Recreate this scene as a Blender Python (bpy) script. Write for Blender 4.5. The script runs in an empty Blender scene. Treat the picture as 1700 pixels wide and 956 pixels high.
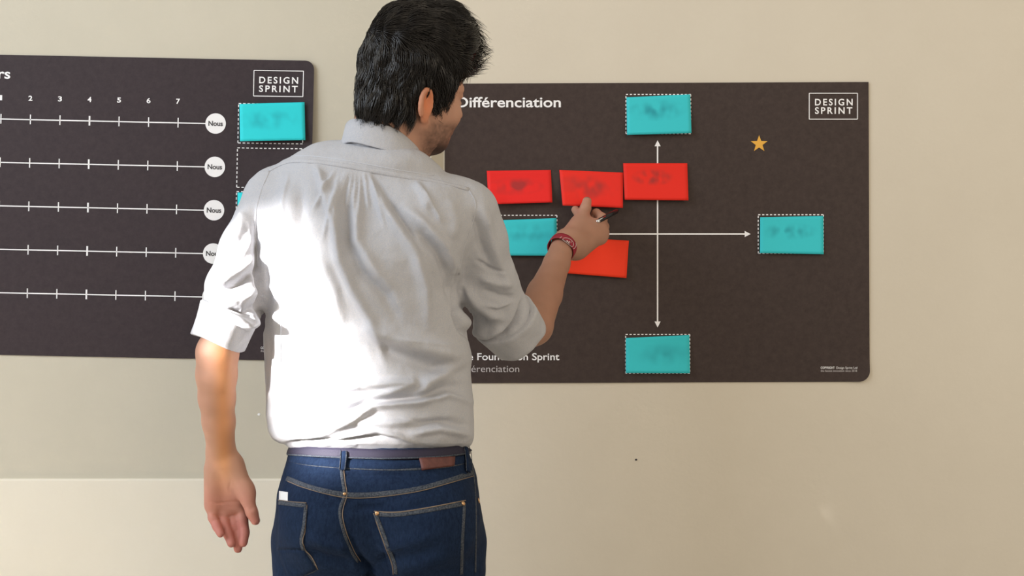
import bpy, bmesh, math, random
import numpy as np
from mathutils import Vector, Matrix
from mathutils.bvhtree import BVHTree

random.seed(4); rng = np.random.default_rng(4)
SC = bpy.context.scene; COL = SC.collection
CAM_D, CAM_Z, S0 = 2.9, 1.33, 0.00119

# ------------------------------------------------------------------ camera
cam = bpy.data.cameras.new('camera'); cam_o = bpy.data.objects.new('camera', cam); COL.objects.link(cam_o)
cam.sensor_width = 36; cam.lens = 36 * CAM_D / (1700 * S0); cam.clip_start = .05
cam_o.location = (0, -CAM_D, CAM_Z); cam_o.rotation_euler = (math.pi / 2, 0, 0)
SC.camera = cam_o

# ------------------------------------------------------------------ world and lights
w = bpy.data.worlds.new('world'); SC.world = w; w.use_nodes = True
bg = w.node_tree.nodes['Background']; bg.inputs[0].default_value = (1, .92, .79, 1); bg.inputs[1].default_value = .50
def area(name, loc, target, sx, sy, power, col):
    l = bpy.data.lights.new(name, 'AREA'); l.shape = 'RECTANGLE'; l.size = sx; l.size_y = sy; l.energy = power; l.color = col
    o = bpy.data.objects.new(name, l); COL.objects.link(o); o.location = loc
    o.rotation_euler = (Vector(target) - Vector(loc)).to_track_quat('-Z', 'Y').to_euler(); return o
area('window_light', (-3.3, -2.3, 3.0), (-.2, -.2, 1.2), 2.6, 2.6, 125, (.80, .89, 1.0))
area('room_fill', (2.0, -3.4, 2.5), (.3, -.2, 1.2), 3.0, 2.0, 40, (1, .83, .62))  # unseen warm fill, added to warm the shirt's shaded right side
def beam(target, direc, dist, wd, ht, roll, power, spread, col):
    """added area lamp standing in for a sun shaft, no window built: a rectangle of near-parallel light"""
    l = bpy.data.lights.new('sun_standin', 'AREA'); l.shape = 'RECTANGLE'; l.size = wd; l.size_y = ht; l.energy = power; l.color = col; l.spread = math.radians(spread)
    o = bpy.data.objects.new('sun_standin', l); COL.objects.link(o); d = Vector(direc).normalized(); o.location = Vector(target) - d * dist
    o.rotation_euler = (d.to_track_quat('-Z', 'Y') @ Matrix.Rotation(math.radians(roll), 3, 'Z').to_quaternion()).to_euler()
beam((-.346, -.60, 1.245), (.74, .62, -.20), 2.3, .092, .34, 13, 1.45, 3.5, (1, .96, .94))  # unseen stand-in for sun, narrowed to whiten the shirt's left side
beam((-1.25, -1.0, 0), (.45, .35, -1), 2.6, 1.0, .9, 0, 27, 3, (1, .93, .80))     # added unseen beam; its floor bounce brightens the lower left wall
SC.view_settings.view_transform = 'Standard'; SC.view_settings.look = 'None'; SC.view_settings.gamma = 1
SC.view_settings.exposure = 0.0; SC.view_settings.use_curve_mapping = False

# ------------------------------------------------------------------ helpers
def P(px, py, y=0.0):
    s = (y + CAM_D) * S0 / CAM_D
    return np.array([(px - 850) * s, y, CAM_Z - (py - 478) * s])
def sc(y): return (y + CAM_D) * S0 / CAM_D
def unproj(V):
    s = (V[:, 1] + CAM_D) * S0 / CAM_D
    return V[:, 0] / s + 850, 478 - (V[:, 2] - CAM_Z) / s

def mat(name, col, rough=.6, **kw):
    m = bpy.data.materials.new(name); m.use_nodes = True
    b = m.node_tree.nodes['Principled BSDF']; b.inputs['Base Color'].default_value = (*col, 1); b.inputs['Roughness'].default_value = rough
    for k, v in kw.items():
        b.inputs[k.replace('_', ' ')].default_value = v
    return m
def N(m, t, **kw):
    n = m.node_tree.nodes.new(t)
    for k, v in kw.items(): setattr(n, k, v)
    return n
def L(m, a, b): m.node_tree.links.new(a, b)
def BS(m): return m.node_tree.nodes['Principled BSDF']
def noise_col(m, c1, c2, scale, detail=4, lo=.3, hi=.7, vec=None, stretch=None, rough=.5):
    tc = N(m, 'ShaderNodeTexCoord'); no = N(m, 'ShaderNodeTexNoise'); no.inputs['Scale'].default_value = scale
    no.inputs['Detail'].default_value = detail; no.inputs['Roughness'].default_value = rough
    if stretch:
        mp = N(m, 'ShaderNodeMapping'); mp.inputs['Scale'].default_value = stretch; L(m, tc.outputs['Object'], mp.inputs[0]); L(m, mp.outputs[0], no.inputs['Vector'])
    else: L(m, tc.outputs['Object'], no.inputs['Vector'])
    r = N(m, 'ShaderNodeValToRGB'); r.color_ramp.elements[0].color = (*c1, 1); r.color_ramp.elements[1].color = (*c2, 1)
    r.color_ramp.elements[0].position = lo; r.color_ramp.elements[1].position = hi
    L(m, no.outputs['Fac'], r.inputs[0]); L(m, r.outputs[0], BS(m).inputs['Base Color']); return r
def bump(m, scale, strength, dist=.002, detail=3, stretch=None):
    tc = N(m, 'ShaderNodeTexCoord'); no = N(m, 'ShaderNodeTexNoise'); no.inputs['Scale'].default_value = scale; no.inputs['Detail'].default_value = detail
    if stretch:
        mp = N(m, 'ShaderNodeMapping'); mp.inputs['Scale'].default_value = stretch; L(m, tc.outputs['Object'], mp.inputs[0]); L(m, mp.outputs[0], no.inputs['Vector'])
    else: L(m, tc.outputs['Object'], no.inputs['Vector'])
    bp = N(m, 'ShaderNodeBump'); bp.inputs['Strength'].default_value = strength; bp.inputs['Distance'].default_value = dist
    prev = BS(m).inputs['Normal'].links
    if prev: L(m, prev[0].from_socket, bp.inputs['Normal'])
    L(m, no.outputs['Fac'], bp.inputs['Height']); L(m, bp.outputs[0], BS(m).inputs['Normal'])

def link(name, me, m=None, parent=None):
    o = bpy.data.objects.new(name, me); COL.objects.link(o)
    if m: me.materials.append(m)
    if parent: o.parent = parent
    return o
def tag(o, label=None, cat=None, group=None, kind=None):
    if label: o['label'] = label
    if cat: o['category'] = cat
    if group: o['group'] = group
    if kind: o['kind'] = kind
    return o
def mesh_np(name, V, F, smooth=True):
    """V (n,3), F list/array of quads or tris"""
    me = bpy.data.meshes.new(name); V = np.asarray(V, np.float32)
    F = np.asarray(F, np.int32); k = F.shape[1]
    me.vertices.add(len(V)); me.vertices.foreach_set('co', V.ravel())
    me.loops.add(F.size); me.loops.foreach_set('vertex_index', F.ravel())
    me.polygons.add(len(F)); me.polygons.foreach_set('loop_start', np.arange(0, F.size, k, dtype=np.int32))
    if smooth: me.polygons.foreach_set('use_smooth', np.ones(len(F), bool))
    me.update(calc_edges=True); me.validate(); return me
def mesh_py(name, V, F, smooth=False):
    me = bpy.data.meshes.new(name); me.from_pydata([tuple(map(float, v)) for v in V], [], F)
    if smooth:
        for p in me.polygons: p.use_smooth = True
    me.update(); return me
def empty(name, loc):
    o = bpy.data.objects.new(name, None); COL.objects.link(o); o.location = loc; o.empty_display_size = .05; return o
def keep(o, parent):
    """parent a world-space mesh under an empty"""
    o.parent = parent; o.matrix_parent_inverse = Matrix.Translation(-Vector(parent.location)); return o

# ---- signed distance modelling on a grid
class Grid:
    def __init__(s, lo, hi, h):
        s.lo = np.array(lo, float); s.h = h; s.n = np.ceil((np.array(hi) - s.lo) / h).astype(int) + 1
        s.F = np.full(s.n, .05, np.float32)
    def box(s, lo, hi):
        a = np.clip(np.floor((np.array(lo) - s.lo) / s.h).astype(int), 0, s.n - 1); b = np.clip(np.ceil((np.array(hi) - s.lo) / s.h).astype(int) + 1, 1, s.n)
        ax = [s.lo[i] + s.h * np.arange(a[i], b[i]) for i in range(3)]
        X, Y, Z = np.meshgrid(*ax, indexing='ij', copy=False)
        return tuple(slice(a[i], b[i]) for i in range(3)), X.astype(np.float32), Y.astype(np.float32), Z.astype(np.float32)
    def add(s, fn, lo, hi, k=.01, op='u'):
        lo = np.array(lo) - k - 2 * s.h; hi = np.array(hi) + k + 2 * s.h
        sl, X, Y, Z = s.box(lo, hi)
        if min(X.shape) == 0: return
        d = fn(X, Y, Z); a = s.F[sl]
        s.F[sl] = smin(a, d, k) if op == 'u' else -smin(-a, d, k)
def smin(a, b, k):
    if k <= 0: return np.minimum(a, b)
    h = np.maximum(k - np.abs(a - b), 0) / k
    return np.minimum(a, b) - h * h * k * .25
def cone(a, b, ra, rb):
    a = np.asarray(a, float); b = np.asarray(b, float); ab = b - a; l2 = float(ab @ ab) + 1e-12
    def f(X, Y, Z):
        t = np.clip(((X - a[0]) * ab[0] + (Y - a[1]) * ab[1] + (Z - a[2]) * ab[2]) / l2, 0, 1)
        return np.sqrt((X - a[0] - t * ab[0])**2 + (Y - a[1] - t * ab[1])**2 + (Z - a[2] - t * ab[2])**2) - (ra + (rb - ra) * t)
    m = max(ra, rb)
    return f, np.minimum(a, b) - m, np.maximum(a, b) + m
def ell(c, r, R=None):
    c = np.asarray(c, float); r = np.asarray(r, float); R = np.eye(3) if R is None else R   # R columns = axes
    def f(X, Y, Z):
        dx, dy, dz = X - c[0], Y - c[1], Z - c[2]
        q = [dx * R[0, i] + dy * R[1, i] + dz * R[2, i] for i in range(3)]
        k0 = np.sqrt(sum((q[i] / r[i])**2 for i in range(3))); k1 = np.sqrt(sum((q[i] / r[i]**2)**2 for i in range(3))) + 1e-9
        return k0 * (k0 - 1) / k1
    m = max(r); return f, c - m, c + m
def chain(g, pts, k=.01):
    """pts: (point, radius)"""
    for (a, ra), (b, rb) in zip(pts[:-1], pts[1:]): g.add(*cone(a, b, ra, rb), k=k)
def multi(fs, k=0):
    """several primitives combined first, then added as one"""
    def f(X, Y, Z):
        d = None
        for p in fs:
            e = p[0](X, Y, Z); d = e if d is None else smin(d, e, k)
        return d
    return f, np.min([p[1] for p in fs], 0), np.max([p[2] for p in fs], 0)
def polychain(pts, k=.004):
    return multi([cone(a, b, ra, rb) for (a, ra), (b, rb) in zip(pts[:-1], pts[1:])], k)
def nets(g, relax=2):
    F = g.F; nx, ny, nz = F.shape; ins = F < 0
    c = np.zeros((nx - 1, ny - 1, nz - 1), np.uint8)
    for i in (0, 1):
        for j in (0, 1):
            for k in (0, 1): c += ins[i:nx - 1 + i, j:ny - 1 + j, k:nz - 1 + k]
    act = np.flatnonzero((c > 0) & (c < 8)); del c
    I, J, K = np.unravel_index(act, (nx - 1, ny - 1, nz - 1))
    S = np.zeros((len(act), 3)); cnt = np.zeros(len(act))
    for ax in range(3):
        o = [0, 1, 2]; o.remove(ax)
        for u in (0, 1):
            for v in (0, 1):
                d0 = [0, 0, 0]; d0[o[0]] = u; d0[o[1]] = v; d1 = list(d0); d1[ax] = 1
                a = F[I + d0[0], J + d0[1], K + d0[2]]; b = F[I + d1[0], J + d1[1], K + d1[2]]
                m = (a < 0) != (b < 0); t = np.where(m, a / np.where(m, a - b, 1), 0)
                p = np.array(d0, float)[None, :].repeat(len(act), 0); p[:, ax] = t
                S[m] += p[m]; cnt += m
    V = g.lo + g.h * (S / cnt[:, None] + np.stack([I, J, K], 1))
    Q = []
    for ax in range(3):
        o = [(ax + 1) % 3, (ax + 2) % 3]
        s0 = [slice(0, n) for n in F.shape]; s1 = list(s0); s0[ax] = slice(0, F.shape[ax] - 1); s1[ax] = slice(1, F.shape[ax])
        A = ins[tuple(s0)]; B = ins[tuple(s1)]
        e = np.argwhere(A != B); e = e[(e[:, o[0]] > 0) & (e[:, o[1]] > 0)]
        e = e[(e[:, o[0]] < F.shape[o[0]] - 1) & (e[:, o[1]] < F.shape[o[1]] - 1)]
        fl = A[e[:, 0], e[:, 1], e[:, 2]]
        def idx(du, dv):
            q = e.copy(); q[:, o[0]] += du; q[:, o[1]] += dv
            return np.searchsorted(act, np.ravel_multi_index(q.T, (nx - 1, ny - 1, nz - 1)))
        q = np.stack([idx(-1, -1), idx(0, -1), idx(0, 0), idx(-1, 0)], 1)
        q[~fl] = q[~fl][:, ::-1]; Q.append(q)
    Q = np.concatenate(Q)
    for _ in range(relax): V = V + .5 * (nbr_avg(V, Q) - V)
    return V, Q
def nbr_avg(V, Q):
    A = np.zeros_like(V); n = np.zeros(len(V))
    for i in range(4):
        a, b = Q[:, i], Q[:, (i + 1) % 4]
        for c in range(3):
            A[:, c] += np.bincount(a, V[b, c], len(V)) + np.bincount(b, V[a, c], len(V))
        n += np.bincount(a, minlength=len(V)) + np.bincount(b, minlength=len(V))
    return A / np.maximum(n, 1)[:, None]
def vnormals(V, Q):
    fn = np.cross(V[Q[:, 2]] - V[Q[:, 0]], V[Q[:, 3]] - V[Q[:, 1]]); Nn = np.zeros_like(V)
    for i in range(4):
        for c in range(3): Nn[:, c] += np.bincount(Q[:, i], fn[:, c], len(V))
    return Nn / (np.linalg.norm(Nn, axis=1, keepdims=True) + 1e-12)
def strokes(V, Nn, S, mask=None):
    """sculpt strokes: each (points [(px,py)...], width px, height m) displaces the camera-side surface along its normals"""
    u, v = unproj(V); D = np.zeros(len(V)); m = Nn[:, 1] < .15
    if mask is not None: m &= mask
    iu = np.flatnonzero(m); uu, vv = u[iu], v[iu]
    for pts, wd, am in S:
        pts = np.array(pts, float); best = np.full(len(iu), 1e9); tt = np.zeros(len(iu))
        L_ = np.linalg.norm(np.diff(pts, axis=0), axis=1); cum = np.concatenate([[0], np.cumsum(L_)]); tot = cum[-1]
        for i in range(len(pts) - 1):
            a, b = pts[i], pts[i + 1]; d = b - a; t = np.clip(((uu - a[0]) * d[0] + (vv - a[1]) * d[1]) / (d @ d), 0, 1)
            r = np.hypot(uu - a[0] - t * d[0], vv - a[1] - t * d[1]); k = r < best; best[k] = r[k]; tt[k] = (cum[i] + t[k] * L_[i]) / tot
        taper = np.clip(np.minimum(tt, 1 - tt) * 4 + .15, 0, 1)
        D[iu] += am * taper * np.exp(-(best / wd)**2)
    return V + Nn * D[:, None]
def vnoise(V, scale, seed=0):
    """cheap smooth 3-D value noise in -1..1"""
    q = V * scale; i = np.floor(q).astype(np.int64); f = q - i; f = f * f * (3 - 2 * f)
    def h(a, b, c):
        n = (a * 73856093) ^ (b * 19349663) ^ (c * 83492791) ^ (seed * 2654435761)
        n = (n ^ (n >> 13)) * 1274126177 & 0xffffffff
        return ((n ^ (n >> 16)) & 0xffff) / 32767.5 - 1
    r = 0
    for a in (0, 1):
        for b in (0, 1):
            for c in (0, 1):
                r = r + h(i[:, 0] + a, i[:, 1] + b, i[:, 2] + c) * (f[:, 0] if a else 1 - f[:, 0]) * (f[:, 1] if b else 1 - f[:, 1]) * (f[:, 2] if c else 1 - f[:, 2])
    return r
def tube(pts, r, n=6, closed=False, cap=True):
    """pts (m,3), r scalar or list -> V,F"""
    pts = np.asarray(pts, float); m = len(pts); r = np.broadcast_to(np.asarray(r, float), (m,))
    T = np.gradient(pts, axis=0) if not closed else np.roll(pts, -1, 0) - np.roll(pts, 1, 0)
    T /= np.linalg.norm(T, axis=1, keepdims=True) + 1e-12
    ref = np.array([0, 0, 1.]) if abs(T[0, 2]) < .9 else np.array([1., 0, 0])
    V = []; u = np.cross(T[0], ref); u /= np.linalg.norm(u)
    for i in range(m):
        u = u - T[i] * (u @ T[i]); u /= np.linalg.norm(u); v = np.cross(T[i], u)
        for j in range(n):
            a = 2 * math.pi * j / n; V.append(pts[i] + r[i] * (math.cos(a) * u + math.sin(a) * v))
    F = []
    for i in range(m if closed else m - 1):
        for j in range(n): F.append([i * n + j, i * n + (j + 1) % n, (i + 1) % m * n + (j + 1) % n, (i + 1) % m * n + j])
    if cap and not closed: F.append(list(range(n))[::-1]); F.append(list(range((m - 1) * n, m * n)))
    return V, F
class MB:
    def __init__(s): s.V = []; s.F = []
    def add(s, V, F):
        b = len(s.V); s.V += [tuple(map(float, v)) for v in V]; s.F += [[i + b for i in f] for f in F]; return s
    def build(s, name, m, parent=None, smooth=False):
        me = mesh_py(name, s.V, s.F, smooth); return link(name, me, m, parent)
def box(lo, hi):
    (a, b, c), (d, e, f) = lo, hi
    return [(a, b, c), (d, b, c), (d, e, c), (a, e, c), (a, b, f), (d, b, f), (d, e, f), (a, e, f)], [[0, 3, 2, 1], [4, 5, 6, 7], [0, 1, 5, 4], [1, 2, 6, 5], [2, 3, 7, 6], [3, 0, 4, 7]]
def smoothpoly(pts, n=8):
    """Catmull-Rom through points"""
    p = [np.array(q, float) for q in pts]; p = [2 * p[0] - p[1]] + p + [2 * p[-1] - p[-2]]; out = []
    for i in range(1, len(p) - 2):
        for j in range(n):
            t = j / n; out.append(.5 * (2 * p[i] + (p[i + 1] - p[i - 1]) * t + (2 * p[i - 1] - 5 * p[i] + 4 * p[i + 1] - p[i + 2]) * t * t + (3 * p[i] - p[i - 1] - 3 * p[i + 1] + p[i + 2]) * t**3))
    out.append(p[-2]); return np.array(out)

# ------------------------------------------------------------------ materials
M = {}
def wallmat(name, c1, c2):
    m = mat(name, c1, .85); noise_col(m, c1, c2, 2.2, 8, .3, .72, rough=.7); bump(m, 60, .25, .0015, 5); bump(m, 6, .2, .004, 3); return m
M['wall_right'] = wallmat('painted_plaster', (.67, .605, .495), (.72, .655, .54))
M['wall_left'] = wallmat('grey_plaster', (.58, .54, .44), (.63, .585, .48))
M['wall_low'] = wallmat('cream_plaster', (.84, .775, .645), (.87, .81, .69))
M['floor'] = mat('floor_concrete', (.35, .31, .26), .6); noise_col(M['floor'], (.30, .27, .23), (.40, .36, .31), 5)
M['poster'] = mat('poster_print', (.052, .038, .036), .6, Specular_IOR_Level=.25); noise_col(M['poster'], (.043, .029, .026), (.062, .043, .038), 70, 8, .35, .65, rough=.8)
M['poster_left'] = mat('poster_print_left', (.045, .036, .04), .6, Specular_IOR_Level=.25); noise_col(M['poster_left'], (.034, .024, .028), (.050, .036, .040), 70, 8, .35, .65, rough=.8)
M['ink'] = mat('white_print', (.96, .95, .96), .5)
M['ink_soft'] = mat('soft_white_print', (.62, .58, .58), .5)
M['dark_ink'] = mat('dark_print', (.04, .035, .04), .5)
M['star'] = mat('yellow_print', (.83, .43, .05), .5)
def notemat(name, c, smudge):
    """coloured paper with a blurred pen smudge at given local places; uses UV"""
    m = mat(name, c, .62, Specular_IOR_Level=.25)
    uv = N(m, 'ShaderNodeUVMap'); mp = N(m, 'ShaderNodeMapping'); L(m, uv.outputs[0], mp.inputs[0])
    cx, cy, rx, ry = smudge[:4]
    mp.inputs['Location'].default_value = (-cx / rx, -cy / ry, 0); mp.inputs['Scale'].default_value = (1 / rx, 1 / ry, 1)
    g = N(m, 'ShaderNodeTexGradient', gradient_type='SPHERICAL'); L(m, mp.outputs[0], g.inputs[0])
    no = N(m, 'ShaderNodeTexNoise'); no.inputs['Scale'].default_value = smudge[5]; no.inputs['Detail'].default_value = 1
    mp2 = N(m, 'ShaderNodeMapping'); mp2.inputs['Scale'].default_value = (.8, .35, 1); mp2.inputs['Location'].default_value = (cx * 7, cy * 3, 0); L(m, uv.outputs[0], mp2.inputs[0]); L(m, mp2.outputs[0], no.inputs['Vector'])
    mr = N(m, 'ShaderNodeMapRange'); mr.inputs[1].default_value = .38; mr.inputs[2].default_value = .68; L(m, no.outputs['Fac'], mr.inputs[0])
    mu = N(m, 'ShaderNodeMath', operation='MULTIPLY'); L(m, g.outputs['Fac'], mu.inputs[0]); L(m, mr.outputs[0], mu.inputs[1])
    mu2 = N(m, 'ShaderNodeMath', operation='MULTIPLY'); mu2.inputs[1].default_value = smudge[4]; mu2.use_clamp = True; L(m, mu.outputs[0], mu2.inputs[0])
    mx = N(m, 'ShaderNodeMix', data_type='RGBA'); mx.inputs[6].default_value = (*c, 1); mx.inputs[7].default_value = (c[0] * .5, c[1] * .55 + .02, c[2] * .6 + .02, 1)
    L(m, mu2.outputs[0], mx.inputs[0]); L(m, mx.outputs[2], BS(m).inputs['Base Color']); return m
CY = (.045, .60, .66); RD = (.83, .022, .018); OR = (.90, .045, .012)
M['shirt'] = mat('oxford_cotton', (.52, .53, .56), .85, Specular_IOR_Level=.2)
noise_col(M['shirt'], (.435, .455, .505), (.545, .53, .535), 900, 2, .35, .65)
bump(M['shirt'], 1300, .25, .0004, 1); bump(M['shirt'], 90, .6, .0018, 4); bump(M['shirt'], 20, .6, .007, 4, (1, 1, .5))
M['shirt_thread'] = mat('shirt_thread', (.55, .57, .62), .8)
M['denim'] = mat('denim', (.02, .035, .09), .85, Specular_IOR_Level=.15)
noise_col(M['denim'], (.0035, .010, .030), (.014, .030, .070), 260, 5, .3, .75, stretch=(1, 1, .35), rough=.75); bump(M['denim'], 900, .5, .0006, 1); bump(M['denim'], 45, .4, .002, 3)
M['denim_fade'] = mat('faded_denim', (.11, .13, .17), .8)
noise_col(M['denim_fade'], (.010, .018, .035), (.085, .095, .11), 420, 4, .35, .7); bump(M['denim_fade'], 500, .5, .001, 1)
M['thread'] = mat('tan_thread', (.22, .16, .11), .7)
M['belt'] = mat('belt_webbing', (.014, .011, .030), .7); bump(M['belt'], 700, .6, .0008, 1)
M['patch'] = mat('leather_patch', (.20, .055, .04), .6); noise_col(M['patch'], (.085, .024, .019), (.13, .04, .03), 120); bump(M['patch'], 300, .3, .0006)
M['brass'] = mat('copper_rivet', (.7, .42, .22), .35, Metallic=1.0)
M['gold'] = mat('gold', (.85, .6, .3), .25, Metallic=1.0)
M['paper'] = mat('white_paper', (.85, .85, .84), .6)
M['band'] = mat('red_wristband', (.30, .012, .03), .6); bump(M['band'], 600, .4, .0006, 1)
M['bandprint'] = mat('wristband_print', (.75, .62, .58), .6)
M['pen'] = mat('black_pen', (.012, .011, .012), .22)
M['chrome'] = mat('chrome', (.75, .75, .76), .2, Metallic=1.0)
M['eye'] = mat('eye_white', (.55, .52, .48), .2)
M['shoe'] = mat('shoe_leather', (.05, .035, .03), .4)
M['hair'] = mat('dark_hair', (.005, .0035, .003), .7, Specular_IOR_Level=.12)
bump(M['hair'], 170, .6, .003, 3, (1, 1, .25))
M['strand'] = mat('hair_strand', (.010, .007, .0055), .27, Specular_IOR_Level=.7)
ms = mat('skin', (.6, .36, .26), .58, Subsurface_Weight=.06, Subsurface_Scale=.01); M['skin'] = ms
BS(ms).inputs['Subsurface Radius'].default_value = (1, .35, .2); BS(ms).inputs['Specular IOR Level'].default_value = .35
at = N(ms, 'ShaderNodeAttribute', attribute_name='tone'); L(ms, at.outputs['Color'], BS(ms).inputs['Base Color'])
bump(ms, 260, .25, .0008, 3); bump(ms, 45, .2, .0015, 3)

exec_parts = []
# ------------------------------------------------------------------ setting
YL, YLOW = -.022, -.034             # the left wall stands a little proud of the right, its lower part more so
def slab(name, lo, hi, m, bev=0, kind='structure'):
    o = link(name, mesh_py(name, *box(lo, hi)), m); tag(o, kind=kind)
    if bev:
        b = o.modifiers.new('bevel', 'BEVEL'); b.width = bev; b.segments = 4
    return o
XC = P(738, 0)[0]
slab('wall_right', (XC - .05, 0, 0), (2.4, .14, 2.9), M['wall_right'])
me_l = MB()   # left wall with a chamfered return towards the right wall
zs = P(0, 793, YL)[2]
xa, xb = P(716, 0, YL)[0], XC + .001
me_l.add([(-2.6, YL, zs - .02), (xa, YL, zs - .02), (xb, .004, zs - .02), (xb, .14, zs - .02), (-2.6, .14, zs - .02), (-2.6, YL, 2.9), (xa, YL, 2.9), (xb, .004, 2.9), (xb, .14, 2.9), (-2.6, .14, 2.9)],
         [[0, 1, 6, 5], [1, 2, 7, 6], [2, 3, 8, 7], [3, 4, 9, 8], [4, 0, 5, 9], [5, 6, 7, 8, 9], [4, 3, 2, 1, 0]])
tag(me_l.build('wall_left', M['wall_left']), kind='structure')
slab('trim_1', (-2.6, YLOW, 0), (P(700, 0, YLOW)[0], .13, zs - .0012), M['wall_low'], .003)
slab('floor', (-2.6, -4.2, -.1), (2.4, .14, 0), M['floor'])
def blob(name, px, py, y, r, m, label, cat):
    me = bpy.data.meshes.new(name); bm = bmesh.new(); bmesh.ops.create_icosphere(bm, subdivisions=2, radius=r); bm.to_mesh(me); bm.free()
    o = link(name, me, m); o.location = P(px, py, y); o.scale = (1, .4, .8); tag(o, label, cat); return o
blob('nail', 1056, 763, -.0006, .0024, M['dark_ink'], 'tiny dark nail head in the bare wall below the right poster', 'nail')
blob('paint_chip', 430, 688, YL - .0005, .003, M['ink'], 'small white paint fleck on the grey wall beside the man\'s left hip', 'fleck')

# ------------------------------------------------------------------ posters
def poster_sheet(name, w_, h_, r, th, lift, m, nx=44, ny=32, sharp_top=False):
    """sheet in local XZ, y towards the wall is +; lift(u,v)-> distance off the wall"""
    V, F = [], []
    def xy(i, j):
        x = w_ * i / nx; z = -h_ * j / ny
        return x, z
    def clampc(x, z):
        # pull grid corners in on a rounded outline
        for cx, cz in ((r, -r), (w_ - r, -r), (r, -h_ + r), (w_ - r, -h_ + r)):
            if sharp_top and cz == -r: continue
            if (x < r if cx == r else x > w_ - r) and (z > -r if cz == -r else z < -h_ + r):
                dx, dz = x - cx, z - cz; a = max(abs(dx), abs(dz)); l = math.hypot(dx, dz)
                if l > 1e-9: x = cx + dx * a / l; z = cz + dz * a / l
        return x, z
    xs = sorted(set([r * k / 6 for k in range(7)] + [w_ - r * k / 6 for k in range(7)] + [w_ * i / nx for i in range(nx + 1) if r < w_ * i / nx < w_ - r]))
    zz = sorted(set([r * k / 6 for k in range(7)] + [h_ - r * k / 6 for k in range(7)] + [h_ * i / ny for i in range(ny + 1) if r < h_ * i / ny < h_ - r]))
    for s in (0, 1):
        for z in zz:
            for x in xs:
                a, b = clampc(x, -z); V.append((a, -lift(a / w_, -b / h_) - th * (1 - s), b))
    A, B = len(xs), len(zz); n = A * B
    for j in range(B - 1):
        for i in range(A - 1):
            q = [j * A + i, j * A + i + 1, (j + 1) * A + i + 1, (j + 1) * A + i]
            F.append(q[::-1]); F.append([k + n for k in q])
    rim = [i for i in range(A)] + [j * A + A - 1 for j in range(1, B)] + [(B - 1) * A + i for i in range(A - 2, -1, -1)] + [j * A for j in range(B - 2, 0, -1)]
    for a, b in zip(rim, rim[1:] + rim[:1]): F.append([a, b, b + n, a + n])
    return mesh_py(name, V, F, False)

def text_mesh(s, size, bold=0.0, space=1.0, align='LEFT'):
    c = bpy.data.curves.new('t', 'FONT'); c.body = s; c.size = size; c.offset = bold; c.space_character = space; c.align_x = align; c.resolution_u = 4
    o = bpy.data.objects.new('t', c); COL.objects.link(o); dg = bpy.context.evaluated_depsgraph_get()
    me = bpy.data.meshes.new_from_object(o.evaluated_get(dg)); V = [tuple(v.co) for v in me.vertices]; F = [list(p.vertices) for p in me.polygons]
    bpy.data.objects.remove(o); bpy.data.curves.remove(c); bpy.data.meshes.remove(me); return np.array(V), F

class Poster:
    """flat print laid on a poster; positions are photograph pixels turned into the poster's own plane"""
    def __init__(s, root, y, rot, pivot, lift):
        s.root, s.y, s.rot, s.piv, s.lift = root, y, rot, pivot, lift
        s.bvh = None
    def put(s, name, V2, F, m, parent=None, h=.0006):
        """V2: (n,2) in photo px"""
        V = []
        for px, py in V2:
            p = P(px, py, s.y); V.append((p[0], s.ysurf(p) - h, p[2]))
        o = link(name, mesh_py(name, V, F), m); keep2(o, parent or s.root); return o
    def ysurf(s, p):
        hit = s.bvh.ray_cast(Vector((p[0], -1, p[2])), Vector((0, 1, 0)))
        return hit[0].y if hit[0] else s.y - .001
    def text(s, name, string, x0, ybase, size, m, bold=0, space=1, x1=None, rot=0, parent=None, h=.0006, hscale=None):
        V, F = text_mesh(string, 1.0, bold, space); wd = V[:, 0].max() - V[:, 0].min(); V[:, 0] -= V[:, 0].min()
        kx = (x1 - x0) / wd if x1 is not None else size
        X = V[:, 0] * kx; Y = -V[:, 1] * size; c, sn = math.cos(rot), math.sin(rot)
        return s.put(name, np.stack([x0 + X * c - Y * sn, ybase + X * sn + Y * c], 1), F, m, parent, h)
def keep2(o, parent):
    o.parent = parent; bpy.context.view_layer.update(); o.matrix_parent_inverse = parent.matrix_world.inverted()
def line2(a, b, wd):
    a, b = np.array(a, float), np.array(b, float); d = b - a; d /= np.linalg.norm(d); n = np.array([-d[1], d[0]]) * wd / 2
    return [a + n, a - n, b - n, b + n], [[0, 1, 2, 3]]
def acc(lst):
    V, F = [], []
    for v, f in lst:
        b = len(V); V += [tuple(q) for q in v]; F += [[i + b for i in g] for g in f]
    return V, F
def seglines(a, b, wd, n=16):
    """a long line split so that it can follow the sheet"""
    a, b = np.array(a, float), np.array(b, float)
    return acc([line2(a + (b - a) * i / n, a + (b - a) * (i + 1) / n, wd) for i in range(n)])
def dashes(pts, wd, dash, gap):
    out = []
    for a, b in zip(pts[:-1], pts[1:]):
        a, b = np.array(a, float), np.array(b, float); l = np.linalg.norm(b - a); d = (b - a) / l; t = 0
        while t < l: out.append(line2(a + d * t, a + d * min(t + dash, l), wd)); t += dash + gap
    return acc(out)
def disc2(cx, cy, r, n=40): return [(cx + r * math.cos(2 * math.pi * i / n), cy + r * math.sin(2 * math.pi * i / n)) for i in range(n)], [list(range(n))]
def arrowhead(tip, d, ln, wd):
    tip = np.array(tip, float); d = np.array(d, float); n = np.array([-d[1], d[0]]); b = tip - d * ln
    return [tip, b + n * wd / 2, b - n * wd / 2], [[0, 1, 2]]

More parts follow.
